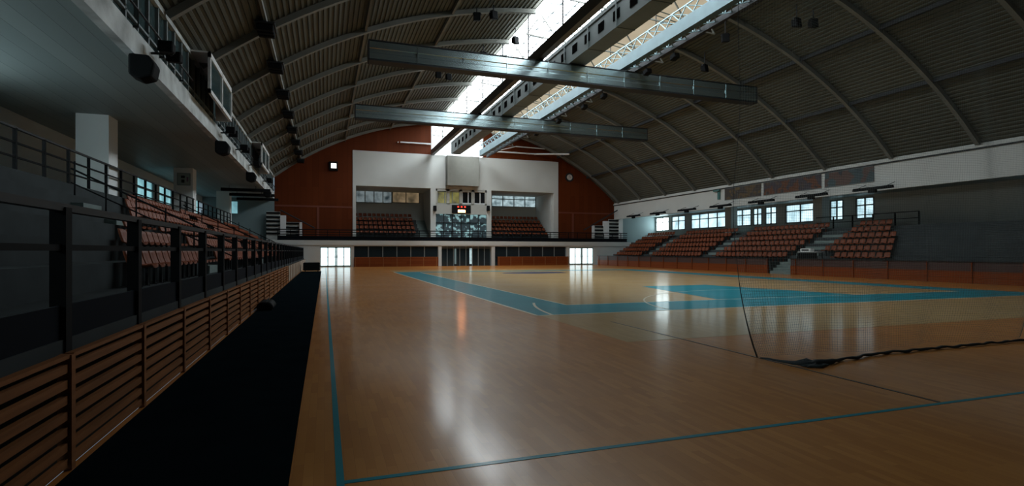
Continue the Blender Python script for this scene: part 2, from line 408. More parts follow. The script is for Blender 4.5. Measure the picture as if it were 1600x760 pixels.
gz = struct('window_20', MB().box(XL-.18, XL-.12, Y0, YG, 7.75, 9.3), M['tealglass'], 'shaded glazing band above the left fascia')
mu = MB(); y = Y0
while y < YG: mu.box(XL-.12, XL-.03, y, y+.09, 7.75, 9.3); y += .99
mu.box(XL-.12, XL-.03, Y0, YG, 8.0, 8.06).build('mullion', M['frame'], gz)
rl = MB()
for ya, yb in ((Y0, 23.7), (29.3, 42.4), (48.0, YG)): rl.tube([(XL+.12, ya, 8.2), (XL+.12, yb, 8.2)], .03, 6)
y = Y0
while y < YG:
    if 23.7 < y < 29.3 or 42.4 < y < 48: y += 2.475; continue
    rl.tube([(XL+.12, y, 7.75), (XL+.12, y, 8.2)], .02, 5); rl.box(XL, XL+.14, y-.02, y+.02, 7.72, 7.78); y += 2.475
tag(rl.build('cable_rail', M['dark']), 'thin dark pipe rail fixed along the top of the left fascia', 'rail')
for n, (ya, yb) in enumerate(((23.9, 29.1), (42.6, 47.8))):
    t = thing('projecting_window', ('nearer' if n == 0 else 'farther')+' white framed window unit standing out from the left fascia glazing', 'window', (-4.4, (ya+yb)/2, 7.9), 'projecting windows on the left fascia')
    x0, x1, z0, z1 = XL, -4.2, 7.85, 9.45
    f = MB().box(x1-.1, x1, ya, yb, z1-.22, z1).box(x1-.1, x1, ya, yb, z0, z0+.16)
    for yy in (ya, (ya+yb)/2, yb-.14): f.box(x1-.1, x1, yy, yy+.14, z0, z1)
    f.box(x0, x1-.1, ya, yb, z1-.06, z1).box(x0, x1-.1, yb-.06, yb, z0, z1)
    f.build('window_frame', M['white2'], t)
    MB().box(x1-.07, x1-.04, ya+.1, yb-.1, z0+.1, z1-.1).build('pane', M['tealglass'], t)
# right
wr = MB()
WINR = [(58.4, 61.1, 'winhot'), (55.1, 57.7, 'win'), (47.95, 53.9, 'win'), (44.4, 46.8, 'win'), (42.95, 44.05, 'win'), (41.1, 42.45, 'win'), (36.7, 39.95, 'win'), (34.0, 35.2, 'win'), (31.3, 32.8, 'win'), (16.0, 20.0, 'win'), (10.0, 14.0, 'win'), (4.0, 8.0, 'win')]  # the last three are out of view, added to fill the near hall with light
wr.box(WR, WR+.3, Y0, YG+5, -.2, 4.28).box(WR, WR+.3, Y0, YG+5, 5.97, 7.5)
ed = Y0
for a, b, _ in sorted(WINR): wr.box(WR, WR+.3, ed, a, 4.28, 5.97); ed = b
wr.box(WR, WR+.3, ed, YG+5, 4.28, 5.97)
struct('wall_right', wr, M['white'])
for k, (a, b, mm) in enumerate(WINR):
    o = struct('window_%d' % (21+k), MB().box(WR+.1, WR+.16, a, b, 4.28, 5.97), M[mm])
    f = MB(); n = max(2, round((b-a)/1.4))
    for j in range(n+1):
        yy = a+(b-a)*j/n; f.box(WR+.0, WR+.08, yy-.06, yy+.06, 4.28, 5.97)
    f.box(WR, WR+.08, a, b, 5.32, 5.42).box(WR, WR+.08, a, b, 4.25, 4.36).box(WR, WR+.08, a, b, 5.9, 6.0)
    f.build('window_frame', M['frame'], o)
struct('ceiling_right', MB().box(XR+.3, WR, Y0, YG, 6.15, 6.4), M['soffit'])
fr = MB().box(XR, XR+.3, Y0, YG, 5.7, 7.75).box(XR-.12, XR, Y0, YG, 7.5, 7.62); struct('trim_2', fr, M['white'], 'white band wall along the right side under the vault')
struct('trim_shade', MB().box(XR-.1, XR, Y0, YG, 7.42, 7.56), M['dark'])  # dark strip painted in for the band of shade below the vault edge
for Y in (45.5, 34.8):
    tag(MB().box(39.1, 39.9, Y-.45, Y+.45, 3.0, 6.15).build('column', M['white'], None), 'white square column behind the right stand, '+('farther' if Y > 40 else 'nearer')+' of the pair', 'column', 'columns behind the right stand')
for k, Y in enumerate((41.0, 55.7, 26.3)):
    o = thing('column', ['white square column with a framed notice behind the left stand', 'plain white square column at the far end of the left stand', 'plain white column nearest the camera behind the left stand'][k], 'column', (-8.7, Y, 3.9), 'columns behind the left stand')
    MB().box(-9.25, -8.15, Y-.5, Y+.5, 3.6, 7.1).build('shaft', mat('column white', (.8, .84, .84), .7) if k == 0 else bpy.data.materials['column white'], o)
# framed notice on the first column
nt_ = thing('wall_notice', 'pale framed notice with a dark figure on the white column behind the left stand', 'notice', (-8.7, 40.48, 6.1))
MB().box(-9.05, -8.28, 40.46, 40.5, 5.95, 6.75).build('frame', mat('notice grey', (.22, .28, .28), .7), nt_)
MB().box(-9.0, -8.33, 40.45, 40.46, 6.0, 6.7).build('sheet', mat('notice sheet', (.34, .42, .41), .7), nt_)
MB().box(-8.82, -8.6, 40.44, 40.45, 6.42, 6.58).box(-8.80, -8.62, 40.44, 40.45, 6.12, 6.32).build('figure', M['dark'], nt_)
MB().box(-8.5, -8.4, 40.44, 40.45, 6.2, 6.5).build('stripe', mat('faded purple', (.2, .12, .2), .7), nt_)

# banners on the right band
bcols = [[(.07, .045, .03), (.10, .065, .03), (.05, .04, .035), (.12, .08, .03)], [(.04, .03, .03), (.12, .045, .02), (.05, .04, .05), (.08, .055, .04)], [(.03, .05, .06), (.05, .08, .09), (.10, .06, .05), (.02, .03, .04)]]
blab = ['brown and ochre picture banner on the right band wall', 'dark banner with orange and purple picture on the right band wall', 'dark blue grey banner on the right band wall']
for k, (ya, yb) in enumerate(((36.6, 41.0), (30.7, 36.3), (26.6, 30.4))):
    t = thing('banner', blab[k], 'banner', (XR-.03, (ya+yb)/2, 6.35), 'banners on the right band wall')
    MB().box(XR-.04, XR-.015, ya, yb, 6.35, 7.4).build('print', picture('banner print %d' % k, bcols[k], 1.3), t)
    MB().box(XR-.06, XR-.0, ya, yb, 7.38, 7.42).box(XR-.06, XR, ya, yb, 6.33, 6.36).build('batten', M['frame'], t)
o = thing('wall_bracket', 'teal steel bracket on the right band wall beside the first banner', 'bracket', (XR-.2, 41.9, 6.5))
MB().box(XR-.12, XR, 41.6, 41.9, 6.5, 7.4).box(XR-.3, XR-.12, 41.5, 42.3, 7.25, 7.4).build('plate', mat('teal steel', (.05, .16, .15), .5), o)

# radiant heaters on the right, one to each bay
ord_ = ['first', 'second', 'third', 'fourth', 'fifth', 'sixth', 'seventh']
for k, Y in enumerate((55.6, 50.7, 45.7, 40.8, 35.9, 31.0, 26.2)):
    t = thing('radiant_heater', 'black bar heater under the right band wall, %s from the end wall' % ord_[k], 'heater', (34.2, Y, 5.75), 'bar heaters under the right band wall')
    b = MB().prism([(34.05, 5.72), (34.35, 5.72), (34.28, 5.9), (34.12, 5.9)], 'y', Y-1.35, Y+1.35).build('heater_body', M['black'], t)
    MB().box(34.1, 34.3, Y-.25, Y+.25, 5.52, 5.72).build('burner_box', M['black'], t)
    for dy in (-1, 1): MB().tube([(34.2, Y+dy, 5.9), (34.88, Y+dy, 6.15)], .02, 5).build('bracket', M['dark'], t)
for k, Y in enumerate((49.8, 54.0, 58.3)):
    t = thing('radiant_heater', 'long black bar heater under the left soffit, %s from the end wall' % ['third', 'second', 'nearest'][k], 'heater', (-6.4, Y, 6.72), 'bar heaters under the left soffit')
    MB().prism([(Y-.22, 6.62), (Y+.22, 6.62), (Y+.12, 6.86), (Y-.12, 6.86)], 'x', -8.0, -4.3).build('heater_body', M['black'], t)
    for x in (-7.4, -5.4): MB().tube([(x, Y, 6.86), (x, Y, 7.09)], .02, 5).build('bracket', M['dark'], t)

# lamps and loudspeakers
def floodlight(x, y, z, top, label, group, yaw=0.):
    t = thing('floodlight', label, 'floodlight', (x, y, z), group)
    c, s = cos(yaw), sin(yaw)
    h = MB().prism([(-.2, -.28), (.16, -.2), (.2, .16), (-.12, .24)], 'x', -.2, .2)
    g = MB().add(h, x, y, z, yaw); bevel(g.build('lamp_housing', M['black'], t), .03)
    MB().tube([(x, y, z+.12), (x, y, top)], .035, 6).build('bracket', M['dark'], t)
    MB().add(MB().box(-.24, .24, -.05, .05, .1, .2), x, y, z, yaw).build('yoke', M['dark'], t)
fl_pts = [(11.5, 32.7, 15.1, 'beside the dark ridge beam in front of the roof light'), (10.3, 35.9, 15.1, 'on the left edge of the roof light behind the nearer housing'),
          (9.1, 29.6, 15.1, 'highest on the left of the roof light'), (8.2, 29.9, 15.0, 'left neighbour of the highest lamp by the roof light'),
          (7.9, 39.5, 14.6, 'under the vault between the two housings, left one'), (8.9, 40.6, 14.9, 'under the vault between the two housings, right one'),
          (21.3, 25.0, 13.65, 'hanging over the right end of the nearer housing'), (23.4, 29.4, 13.6, 'on the right vault just above the nearer housing'),
          (23.4, 22.1, 13.65, 'upper left one of the pair high on the right vault'), (24.2, 21.8, 13.6, 'upper right one of the pair high on the right vault')]
for k, (x, y, z, d) in enumerate(fl_pts):
    floodlight(x, y, z, zr(x)-.1, 'small black floodlight '+d, 'floodlights under the vault', [.4, 0, .3, -.2, 0, .2, -.5, .3, .1, -.3][k])
gw = ['seventh', 'sixth', 'fifth', 'fourth', 'third', 'second', 'first']
for k, Y in enumerate((24.6, 27.2, 29.8, 32.4, 35.3, 39.8, 44.6)):
    t = thing('stage_lamp', 'black stage lamp on the lattice gantry, %s from the end wall' % gw[k], 'stage lamp', (17.6, Y, 12.1), 'stage lamps on the lattice gantry')
    bevel(MB().prism([(Y-.22, 11.95), (Y+.2, 11.85), (Y+.26, 12.15), (Y-.16, 12.22)], 'x', 17.5, 17.85).build('lamp_housing', M['black'], t), .03)
    MB().tube([(17.62, Y, 12.15), (17.56, Y, 12.34)], .03, 6).build('clamp', M['dark'], t)
sp = 0
for k, Y in enumerate([r for r in RIBS if r > 14]):
    x = -2.3; zz = zr(x)-.35
    t = thing('roof_fan', 'black air fan unit on the left slope, %s rib from the end wall' % (['tenth', 'ninth', 'eighth', 'seventh', 'sixth', 'fifth', 'fourth', 'third', 'second', 'first'][k] if k < 10 else 'last'), 'fan', (x, Y-.6, zz), 'fan units under the left slope')
    b = MB()
    for j in range(3):
        b.box(x-.32, x+.32, Y-1.1+.36*j, Y-.86+.36*j, zz-.28-.0*j, zz-.02)
    bevel(b.build('casing', M['black'], t), .03)
    MB().box(x-.38, x+.38, Y-1.15, Y-.1, zz-.02, zz+.06).build('mounting_plate', M['dark'], t)
for k, (Y, d) in enumerate(((17.4, 'nearest to the camera'), (29.6, 'third lowest'), (40.5, 'next to the farther projecting window'), (51.5, 'closest to the end wall'))):
    t = thing('loudspeaker', 'round black loudspeaker hanging below the left fascia, '+d, 'loudspeaker', (-4.7, Y, 6.7), 'loudspeakers below the left fascia')
    bevel(MB().prism([(-4.98, 6.98), (-4.5, 6.98), (-4.35, 6.75), (-4.42, 6.4), (-4.7, 6.3), (-4.98, 6.42)], 'y', Y-.3, Y+.3).build('speaker_box', M['black'], t), .06, 2)
    MB().tube([(-4.93, Y, 6.9), (-4.93, Y, 7.05)], .05, 6).build('bracket', M['dark'], t)
for k, (Y, d) in enumerate(((18.8, 'fifth'), (30.3, 'fourth'), (35.0, 'third'), (41.0, 'second'), (50.0, 'first'))):
    t = thing('spotlight', 'black spotlight on a cross arm along the left fascia, %s from the end wall' % d, 'spotlight', (-4.6, Y, 7.95), 'spotlights on the left fascia')
    MB().tube([(-4.88, Y, 7.55), (-4.3, Y, 7.6)], .04, 6).tube([(-4.4, Y-.7, 7.6), (-4.4, Y+.7, 7.6)], .035, 6).build('cross_arm', M['dark'], t)
    for dy in (-.55, .35):
        bevel(MB().prism([(Y+dy-.18, 7.42), (Y+dy+.16, 7.46), (Y+dy+.2, 7.72), (Y+dy-.14, 7.76)], 'x', -4.55, -4.15).build('lamp_head', M['black'], t), .03)

# ------------------------------------------------------------ end wall: lower storey
lw = MB()
doorL = (-.44, 2.63); doorR = (28.06, 31.26); rcL = (2.95, 12.0); ent = (12.37, 18.19); rcR = (18.6, 27.65)
def wallrun(m, xs, y0, y1, z0, z1):
    for a, b in xs: m.box(a, b, y0, y1, z0, z1)
wallrun(lw, [(WL, doorL[0]), (doorL[1], rcL[0]), (rcL[1], ent[0]), (ent[1], rcR[0]), (rcR[1], doorR[0]), (doorR[1], WR)], YW, YW+.35, -.2, 2.2)
wallrun(lw, [(WL, WR)], YW, YW+.35, 2.2, 2.3)
for a, b in (doorL, doorR): lw.box(a, b, YW, YW+.35, 2.12, 2.2)
struct('wall_front', lw, M['white'])
struct('trim_4', MB().box(-5.2, 36.5, YW-.12, YG+.01, 2.3, 2.8), M['white'], 'white gallery slab edge across the end wall')
struct('floor_gallery', MB().box(WL, WR, YW+.3, YG+7, 2.3, 2.78), M['concrete'])
struct('trim_5', MB().box(rcL[0], rcR[1], YW+.9, YW+1, -.2, 2.3), M['concrete'])
for nm, (a, b) in (('door_1', doorL), ('door_2', doorR)):
    d = struct(nm, MB().box(a, b, YW+.16, YW+.2, .08, 2.06), M['door'], 'bright frosted double door in the end wall, '+('left' if a < 9 else 'right')+' one')
    f = MB(); wdt = b-a
    for fr_ in (0, .24, .49, .53, .76, .985): f.box(a+wdt*fr_-.02, a+wdt*fr_+.08, YW+.08, YW+.2, 0, 2.12)
    f.box(a, b, YW+.08, YW+.2, 2.0, 2.12).box(a, b, YW+.08, YW+.2, 0, .16).box(a, b, YW+.1, YW+.2, 1.02, 1.06)
    f.build('door_frame', mat('pale teal door frame', (.30, .42, .42), .5), d)
    h = MB()
    for q in (.47, .56): h.tube([(a+wdt*q, YW+.03, .95), (a+wdt*q, YW+.03, 1.25)], .015, 6).box(a+wdt*q-.01, a+wdt*q+.01, YW+.03, YW+.1, .96, .98).box(a+wdt*q-.01, a+wdt*q+.01, YW+.03, YW+.1, 1.22, 1.24)
    h.build('door_handle', M['dark'], d)
for k, (a, b) in enumerate((rcL, rcR)):
    side = ('left', 'right')[k]
    o = struct('window_%d' % (40+k), MB().box(a, b, YW+.3, YW+.34, .9, 2.3), M['glass'], 'dark internal window band '+side+' of the entrance')
    f = MB()
    for j in range(7): f.box(a+(b-a)*j/6-.05, a+(b-a)*j/6+.05, YW+.22, YW+.32, .9, 2.3)
    f.build('mullion', M['frame'], o)
    t = thing('barrier_board', 'red brown boarded barrier under the dark windows '+side+' of the entrance', 'barrier', ((a+b)/2, YW-.1, 0), 'barriers along the end wall')
    p0 = a+.02 if k == 0 else a+.3
    MB().box(p0, b-.02 if k == 0 else b+.2, YW-.14, YW-.04, 0, .98).build('board_panel', M['redboard'], t)
    MB().box(p0, b-.02 if k == 0 else b+.2, YW-.17, YW-.01, .98, 1.03).build('top_rail', M['fence'], t)
    g = MB()
    for j in range(7):
        xx = p0+.1+(b-a-.4)*j/6; g.box(xx, xx+.08, YW-.18, YW-.14, 0, .98)
    g.build('post', M['fence'], t)
# entrance curtain wall
a, b = ent
o = struct('door_3', MB().box(a, b, YW+.5, YW+.54, 0, 2.3), M['glass'], 'dark glazed entrance below the gallery')
f = MB()
for j in range(9): f.box(a+(b-a)*j/8-.04, a+(b-a)*j/8+.04, YW+.42, YW+.5, 0, 2.3)
f.box(a, b, YW+.42, YW+.5, 2.0, 2.08)
f.build('door_frame', M['frame'], o)
MB().box(15.7, 16.0, YW+.46, YW+.49, .2, 2.0).build('glow_strip', glow('painted reflection strip', (.6, .8, .82), .8, noise=.2, scale=2), o)  # bright upright reflection in the dark glass, painted as a glowing strip
MB().box(13.95, 14.15, YW+.46, YW+.49, .2, 1.95).build('glow_strip', glow('dim glass strip', (.25, .38, .38), .35), o)  # dimmer strip that glows in front of the dark glass

# ------------------------------------------------------------ end wall: upper storey
bx0, bz1 = E(551, 236); bx1 = E(872, 253)[0]; bz1 = 12.62
oz = 8.8  # top of the openings
tx0, tx1 = E(676, 300)[0], E(765, 300)[0]
gx0, gx1 = 11.45, 17.4
red = MB(); n = 90
def redstrip(xa, xb, zlo):
    k = max(1, int((xb-xa)/.5))
    for j in range(k):
        a_ = xa+(xb-xa)*j/k; b_ = xa+(xb-xa)*(j+1)/k
        za, zb = zr(a_)+.12, zr(b_)+.12
        red.prism([(a_, zlo), (b_, zlo), (b_, zb), (a_, za)], 'y', YG, YG+.3)
redstrip(XL, bx0, 2.7); redstrip(bx1, XR, 2.7); redstrip(bx0, gx0, bz1); redstrip(gx1, bx1, bz1)
struct('wall_gable', red, M['red'])
tr = MB()
for xa, xb in ((XL, bx0), (bx1, XR)): tr.box(xa, xb, YG-.03, YG, 6.33, 6.5)
for xx in (E(497, 350)[0], E(895, 350)[0]): tr.box(xx-.12, xx+.12, YG-.04, YG, 2.8, 6.4)
struct('trim_6', tr, mat('darker red brown batten', (.15, .035, .015), .6))
# gable glazing, stood forward so its added glowing sides light the red wall
gw_ = struct('window_50', MB().prism([(gx0, bz1), (gx1, bz1), (gx1, zr(gx1)), (14.1, zr(14.1)), (gx0, zr(gx0))], 'y', YG-.35, YG+.14), M['gable'], 'bright glazed gable above the white block')
f = MB()
for j in range(6): f.box(gx0+(gx1-gx0)*j/5-.04, gx0+(gx1-gx0)*j/5+.04, YG-.45, YG-.36, bz1, zr(gx0)-.3)
f.box(gx0, gx1, YG-.45, YG-.36, 13.9, 13.98).box(gx0, gx1, YG-.45, YG-.36, 15.2, 15.28).build('window_frame', M['white2'], gw_)
# thin rails crossing the red strip
tag(MB().tube([(E(625, 222)[0], YG-.3, 13.75), (gx0-.1, YG-.3, 13.75)], .09, 6).box(gx0-3.8, gx0-3.7, YG-.3, YG, 13.7, 13.8).box(gx0-.5, gx0-.4, YG-.3, YG, 13.7, 13.8).build('wall_pipe', M['white2']), 'pale pipe crossing the orange red wall left of the bright gable glazing', 'pipe')
hp = MB().tube([(18.6, YG-.4, 13.35), (24.0, YG-.4, 13.35), (27.0, YG-3.5, 13.0)], .09, 6).tube([(21.5, YG-.4, 14.1), (25.2, YG-.4, 14.05)], .07, 6).box(18.6, 18.7, YG-.4, YG, 13.3, 13.4).box(24, 24.1, YG-.4, YG, 13.3, 13.4).tube([(21.5, YG-.4, 14.1), (18.8, YG-.4, 13.35)], .05, 6)
tag(hp.build('wall_pipe', M['white2']), 'bent pale pipe frame over the red wall right of the bright gable glazing', 'pipe')

blk = MB()
blk.box(bx0, bx1, YG-.05, YG+.3, oz, bz1)
blk.box(bx0, bx0+.35, YG-.05, YG+.3, 2.8, oz)
blk.box(tx0-.25, tx0+.35, YG-.05, YG+.3, 2.8, oz)
blk.box(tx1-.35, tx1+.2, YG-.05, YG+.3, 2.8, oz)
rx = E(865, 320)[0]
blk.box(rx, bx1, YG-.05, YG+.3, 2.8, oz)
struct('wall_block', blk, M['white'], 'white block wall with seating bays above the gallery')
cbx0, cbx1 = E(696, 250)[0], E(745, 250)[0]
vb = thing('projecting_casing', 'plain grey square casing standing out from the middle of the white block', 'casing', (14.8, YG-1, 9))
bevel(MB().box(cbx0, cbx1, YG-1.1, YG-.06, 9.1, 12.45).build('casing', M['greybox'], vb), .02)
MB().box(cbx0-.02, cbx1+.02, YG-1.13, YG-.06, 12.42, 12.5).build('cover_strip', M['white2'], vb)
# bay interiors
BY = YG+5.6
bi = MB()
bi.box(bx0, tx0, BY, BY+.2, 2.8, oz+.3); bi.box(tx1, bx1, BY, BY+.2, 2.8, oz+.3)
bi.box(bx0, bx0+.2, YG+.3, BY, 2.8, oz+.2); bi.box(bx1-.2, bx1, YG+.3, BY, 2.8, oz+.2)
bi.box(tx0-.1, tx0+.1, YG+.3, BY, 2.8, oz+.2); bi.box(tx1-.1, tx1+.1, YG+.3, BY, 2.8, oz+.2)
bi.box(bx0, bx1, YG+.3, BY+.2, oz, oz+.25)
struct('wall_bays', bi, mat('bay grey paint', (.42, .44, .41), .8))
def window_band(name, pts, Yp, mm, label, nv, hb=None, fm='frame'):
    (xa, za), (xb, zb) = pts
    xa, xb = min(xa, xb), max(xa, xb); za, zb = min(za, zb), max(za, zb)
    o = struct(name, MB().box(xa, xb, Yp-.03, Yp, za, zb), mm, label)
    f = MB()
    for j in range(nv+1): xx = xa+(xb-xa)*j/nv; f.box(xx-.05, xx+.05, Yp-.1, Yp-.03, za, zb)
    for h in (0, 1)+(tuple(hb) if hb else ()): zz = za+(zb-za)*h; f.box(xa, xb, Yp-.1, Yp-.03, zz-.05, zz+.05)
    f.build('window_frame', M[fm], o); return o
BB = BY
window_band('window_51', (E(556, 294, BB), E(612, 318, BB)), BB, M['collageL'], 'internal window with blue grey reflections above the left bay seats', 4)
window_band('window_52', (E(613, 294, BB), E(655, 318, BB)), BB, M['collageR'], 'internal window with tan reflections above the left bay seats', 2)
window_band('window_53', (E(768, 299, BB), E(853, 325, BB)), BB, glow('dim daylit glass', (.5, .66, .7), .85, noise=.2, scale=1.6, col2=(.12, .18, .2)), 'daylit window above the right bay seats', 5, (.5,))
# centre tower
tw = MB()
tza, tzb = E(720, 335)[1], E(720, 320)[1]
tw.box(tx0+.2, tx1-.2, YG, YG+.3, tza, tzb+.1)
for px in (681, 700, 720, 739, 760): xx = E(px, 300)[0]; tw.box(xx-.18, xx+.18, YG, YG+.3, tzb, oz)
tw.box(tx0, tx1, YG, YG+.3, oz-.25, oz)
struct('wall_tower', tw, mat('tower grey paint', (.42, .43, .40), .8))
window_band('window_54', (E(683, 292, YG+.2), E(718, 319, YG+.2)), YG+.22, M['yellow'], 'window of an olive lit room above the scoreboard, left side', 3, (.72,))
window_band('window_55', (E(722, 292, YG+.2), E(759, 319, YG+.2)), YG+.22, M['black'], 'dark window above the scoreboard, right side', 4, (.7,), 'white2')
o = struct('door_4', MB().box(tx0+.2, tx1-.2, YG+.25, YG+.3, 2.8, tza), M['lobby'], 'glazed gallery doors under the scoreboard')
f = MB()
for j in range(7): xx = tx0+.3+(tx1-tx0-.6)*j/6; f.box(xx-.05, xx+.05, YG+.15, YG+.25, 2.8, tza)
f.box(tx0+.2, tx1-.2, YG+.15, YG+.25, 4.9, 5.0)
f.build('door_frame', M['dark'], o)
# scoreboard
(sx0, sz1), (sx1, sz0) = E(706, 320.5), E(735, 334)
t = thing('scoreboard', 'small black scoreboard with a lit orange display over the gallery doors', 'scoreboard', ((sx0+sx1)/2, YG-.2, sz0))
bevel(MB().box(sx0, sx1, YG-.22, YG-.02, sz0, sz1).build('scoreboard_case', M['black'], t), .02)
cx = (sx0+sx1)/2
MB().box(cx-.42, cx+.42, YG-.24, YG-.22, sz0+.1, sz0+.38).build('orange_display', M['led'], t)
MB().box(cx-.5, cx-.3, YG-.235, YG-.22, sz1-.3, sz1-.12).box(cx-.1, cx+.1, YG-.235, YG-.22, sz1-.3, sz1-.12).box(cx+.3, cx+.5, YG-.235, YG-.22, sz1-.3, sz1-.12).build('red_display', M['ledred'], t)
for k, px in enumerate((679, 762)):
    xx, zz = E(px, 326); t = thing('loudspeaker', 'small black loudspeaker on the white post %s of the scoreboard' % ('left', 'right')[k], 'loudspeaker', (xx, YG-.2, zz))
    bevel(MB().box(xx-.17, xx+.17, YG-.4, YG-.1, zz-.3, zz+.3).build('speaker_box', M['black'], t), .03); MB().box(xx-.05, xx+.05, YG-.1, YG-.055, zz-.05, zz+.05).build('bracket', M['dark'], t)
# wall lamp and clock
xx, zz = E(521, 260); t = thing('wall_lamp', 'lit white square lamp in a black box high on the left red wall', 'lamp', (xx, YG-.2, zz))
bevel(MB().box(xx-.45, xx+.45, YG-.25, YG, zz-.5, zz+.48).build('lamp_box', M['black'], t), .03)
MB().box(xx-.25, xx+.3, YG-.27, YG-.25, zz-.25, zz+.28).build('diffuser', M['lamp'], t)
xx, zz = E(889.5, 277.5); t = thing('wall_clock', 'round pale clock in a dark ring high on the right red wall', 'clock', (xx, YG-.1, zz))
MB().prism([(xx+.55*cos(k*pi/12), zz+.55*sin(k*pi/12)) for k in range(24)], 'y', YG-.1, YG).build('clock_case', M['dark'], t)
MB().prism([(xx+.36*cos(k*pi/12), zz+.36*sin(k*pi/12)) for k in range(24)], 'y', YG-.12, YG-.1).build('clock_face', M['clock'], t)
MB().box(xx-.015, xx+.015, YG-.13, YG-.12, zz, zz+.28).box(xx, xx+.2, YG-.13, YG-.12, zz-.015, zz+.015).build('clock_hand', M['dark'], t)

# bay tiers
def tiers_bay(x0, x1, n=5):
    m = MB()
    for i in range(n): m.box(x0, x1, YG+.5+.85*i, BY, 2.78+.52*i, 2.78+.52*(i+1))
    return m
struct('grandstand_bay', tiers_bay(bx0+.2, E(656, 350)[0]+.2), M['concrete'])
struct('grandstand_bay', tiers_bay(tx1+.6, rx), M['concrete'])
st = MB()
for i in range(10): st.box(E(656, 350)[0]+.2, tx0-.1, YG+.5+.45*i, BY, 2.78+.26*i, 2.78+.26*(i+1))
struct('stairs_bay', st, M['stair'])
# slanted side walls at the right bay
struct('wall_bay_side', MB().prism([(YG+.3, 2.8), (BY, 5.4), (BY, oz), (YG+.3, oz)], 'x', rx-.15, rx), M['white'])

# gallery rail
t = thing('gallery_rail', 'black gallery rail across the end wall above the white slab edge', 'railing', (14, YW, 2.8))
g = MB()
for zz in (2.9, 3.15, 3.4, 3.65, 3.9): g.tube([(-4.5, YW, zz), (36, YW, zz)], .035 if zz < 3.8 else .05, 6)
g.build('rail', M['black'], t)
for j in range(34): MB().box(-4.5+1.2*j-.03, -4.5+1.2*j+.03, YW-.03, YW+.03, 2.8, 3.9).build('post', M['black'], t)
MB().box(-4.5, 36, YW+.03, YW+.05, 2.8, 3.25).build('kick_panel', M['navy'], t)

# stepped louvred side screens in both corners of the gallery
def corner(pxs, post, sgn, label):
    x_lo = min(p[0] for p in pxs)
    t = thing('louvred_screen', label, 'screen', (pxs[0][0], YW+.7, 2.8), 'stepped screens in the gallery corners')
    for (xa, xb, zt) in pxs:
        n = int((zt-3.0)/.42); l = MB()
        for k in range(n): l.box(min(xa, xb), max(xa, xb), YW+.6, YW+.75, zt-.05-.42*k-.2, zt-.05-.42*k)
        l.build('dark_slat', M['black'], t)
        MB().box(min(xa, xb), max(xa, xb), YW+.75, YW+.8, 2.8, zt).build('backing', M['white'], t)
    for (xa, xb, zt) in post: MB().box(min(xa, xb), max(xa, xb), YW+.5, YW+.85, 2.8, zt).build('post', M['white2'], t)
    pts = [(post[0][0], YW+.5, post[0][2]+.55), (post[-1][0]+sgn*1.5, YW+.5, post[-1][2]-.6)]
    MB().tube(pts, .07, 6).build('handrail', M['dark'], t)
ex = lambda px: E(px, 350, YW+.7)[0]; ez = lambda py: E(440, py, YW+.7)[1]; ezr = lambda py: E(945, py, YW+.7)[1]
corner([(ex(416), ex(438), ez(331)), (ex(447), ex(467), ez(347))], [(ex(438), ex(447), ez(337)), (ex(468), ex(472), ez(347))], 1, 'stepped white and black louvred screen in the left gallery corner')
corner([(ex(966), ex(951), ezr(343)), (ex(942), ex(928), ezr(353))], [(ex(972), ex(966), ezr(330)), (ex(950.5), ex(942.5), ezr(346)), (ex(928), ex(925.5), ezr(353))], -1, 'stepped white and black louvred screen in the right gallery corner')
# end walls behind the stands
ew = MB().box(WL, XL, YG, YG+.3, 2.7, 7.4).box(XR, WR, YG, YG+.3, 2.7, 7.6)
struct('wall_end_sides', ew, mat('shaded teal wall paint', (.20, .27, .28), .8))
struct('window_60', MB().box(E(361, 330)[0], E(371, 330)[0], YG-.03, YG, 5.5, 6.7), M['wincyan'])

# ------------------------------------------------------------ stands
NR = 6
LX = lambda i: -3.45-.84*i
LZ = lambda i: .95+.48*i
RX = lambda i: 33.1+.86*i
RZf = lambda i: .85+.46*i
SY0 = 3.2
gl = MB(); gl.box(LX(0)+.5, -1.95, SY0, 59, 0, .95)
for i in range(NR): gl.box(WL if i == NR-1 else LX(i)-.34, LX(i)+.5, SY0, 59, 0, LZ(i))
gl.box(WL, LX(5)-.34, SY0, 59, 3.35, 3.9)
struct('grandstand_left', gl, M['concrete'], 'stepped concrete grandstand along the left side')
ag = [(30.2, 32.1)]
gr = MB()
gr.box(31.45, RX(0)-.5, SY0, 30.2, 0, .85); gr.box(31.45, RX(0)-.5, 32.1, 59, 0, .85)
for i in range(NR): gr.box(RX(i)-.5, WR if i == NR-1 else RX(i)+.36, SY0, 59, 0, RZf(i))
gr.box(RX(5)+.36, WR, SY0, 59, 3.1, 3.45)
struct('grandstand_right', gr, M['concrete'], 'stepped concrete grandstand along the right side')
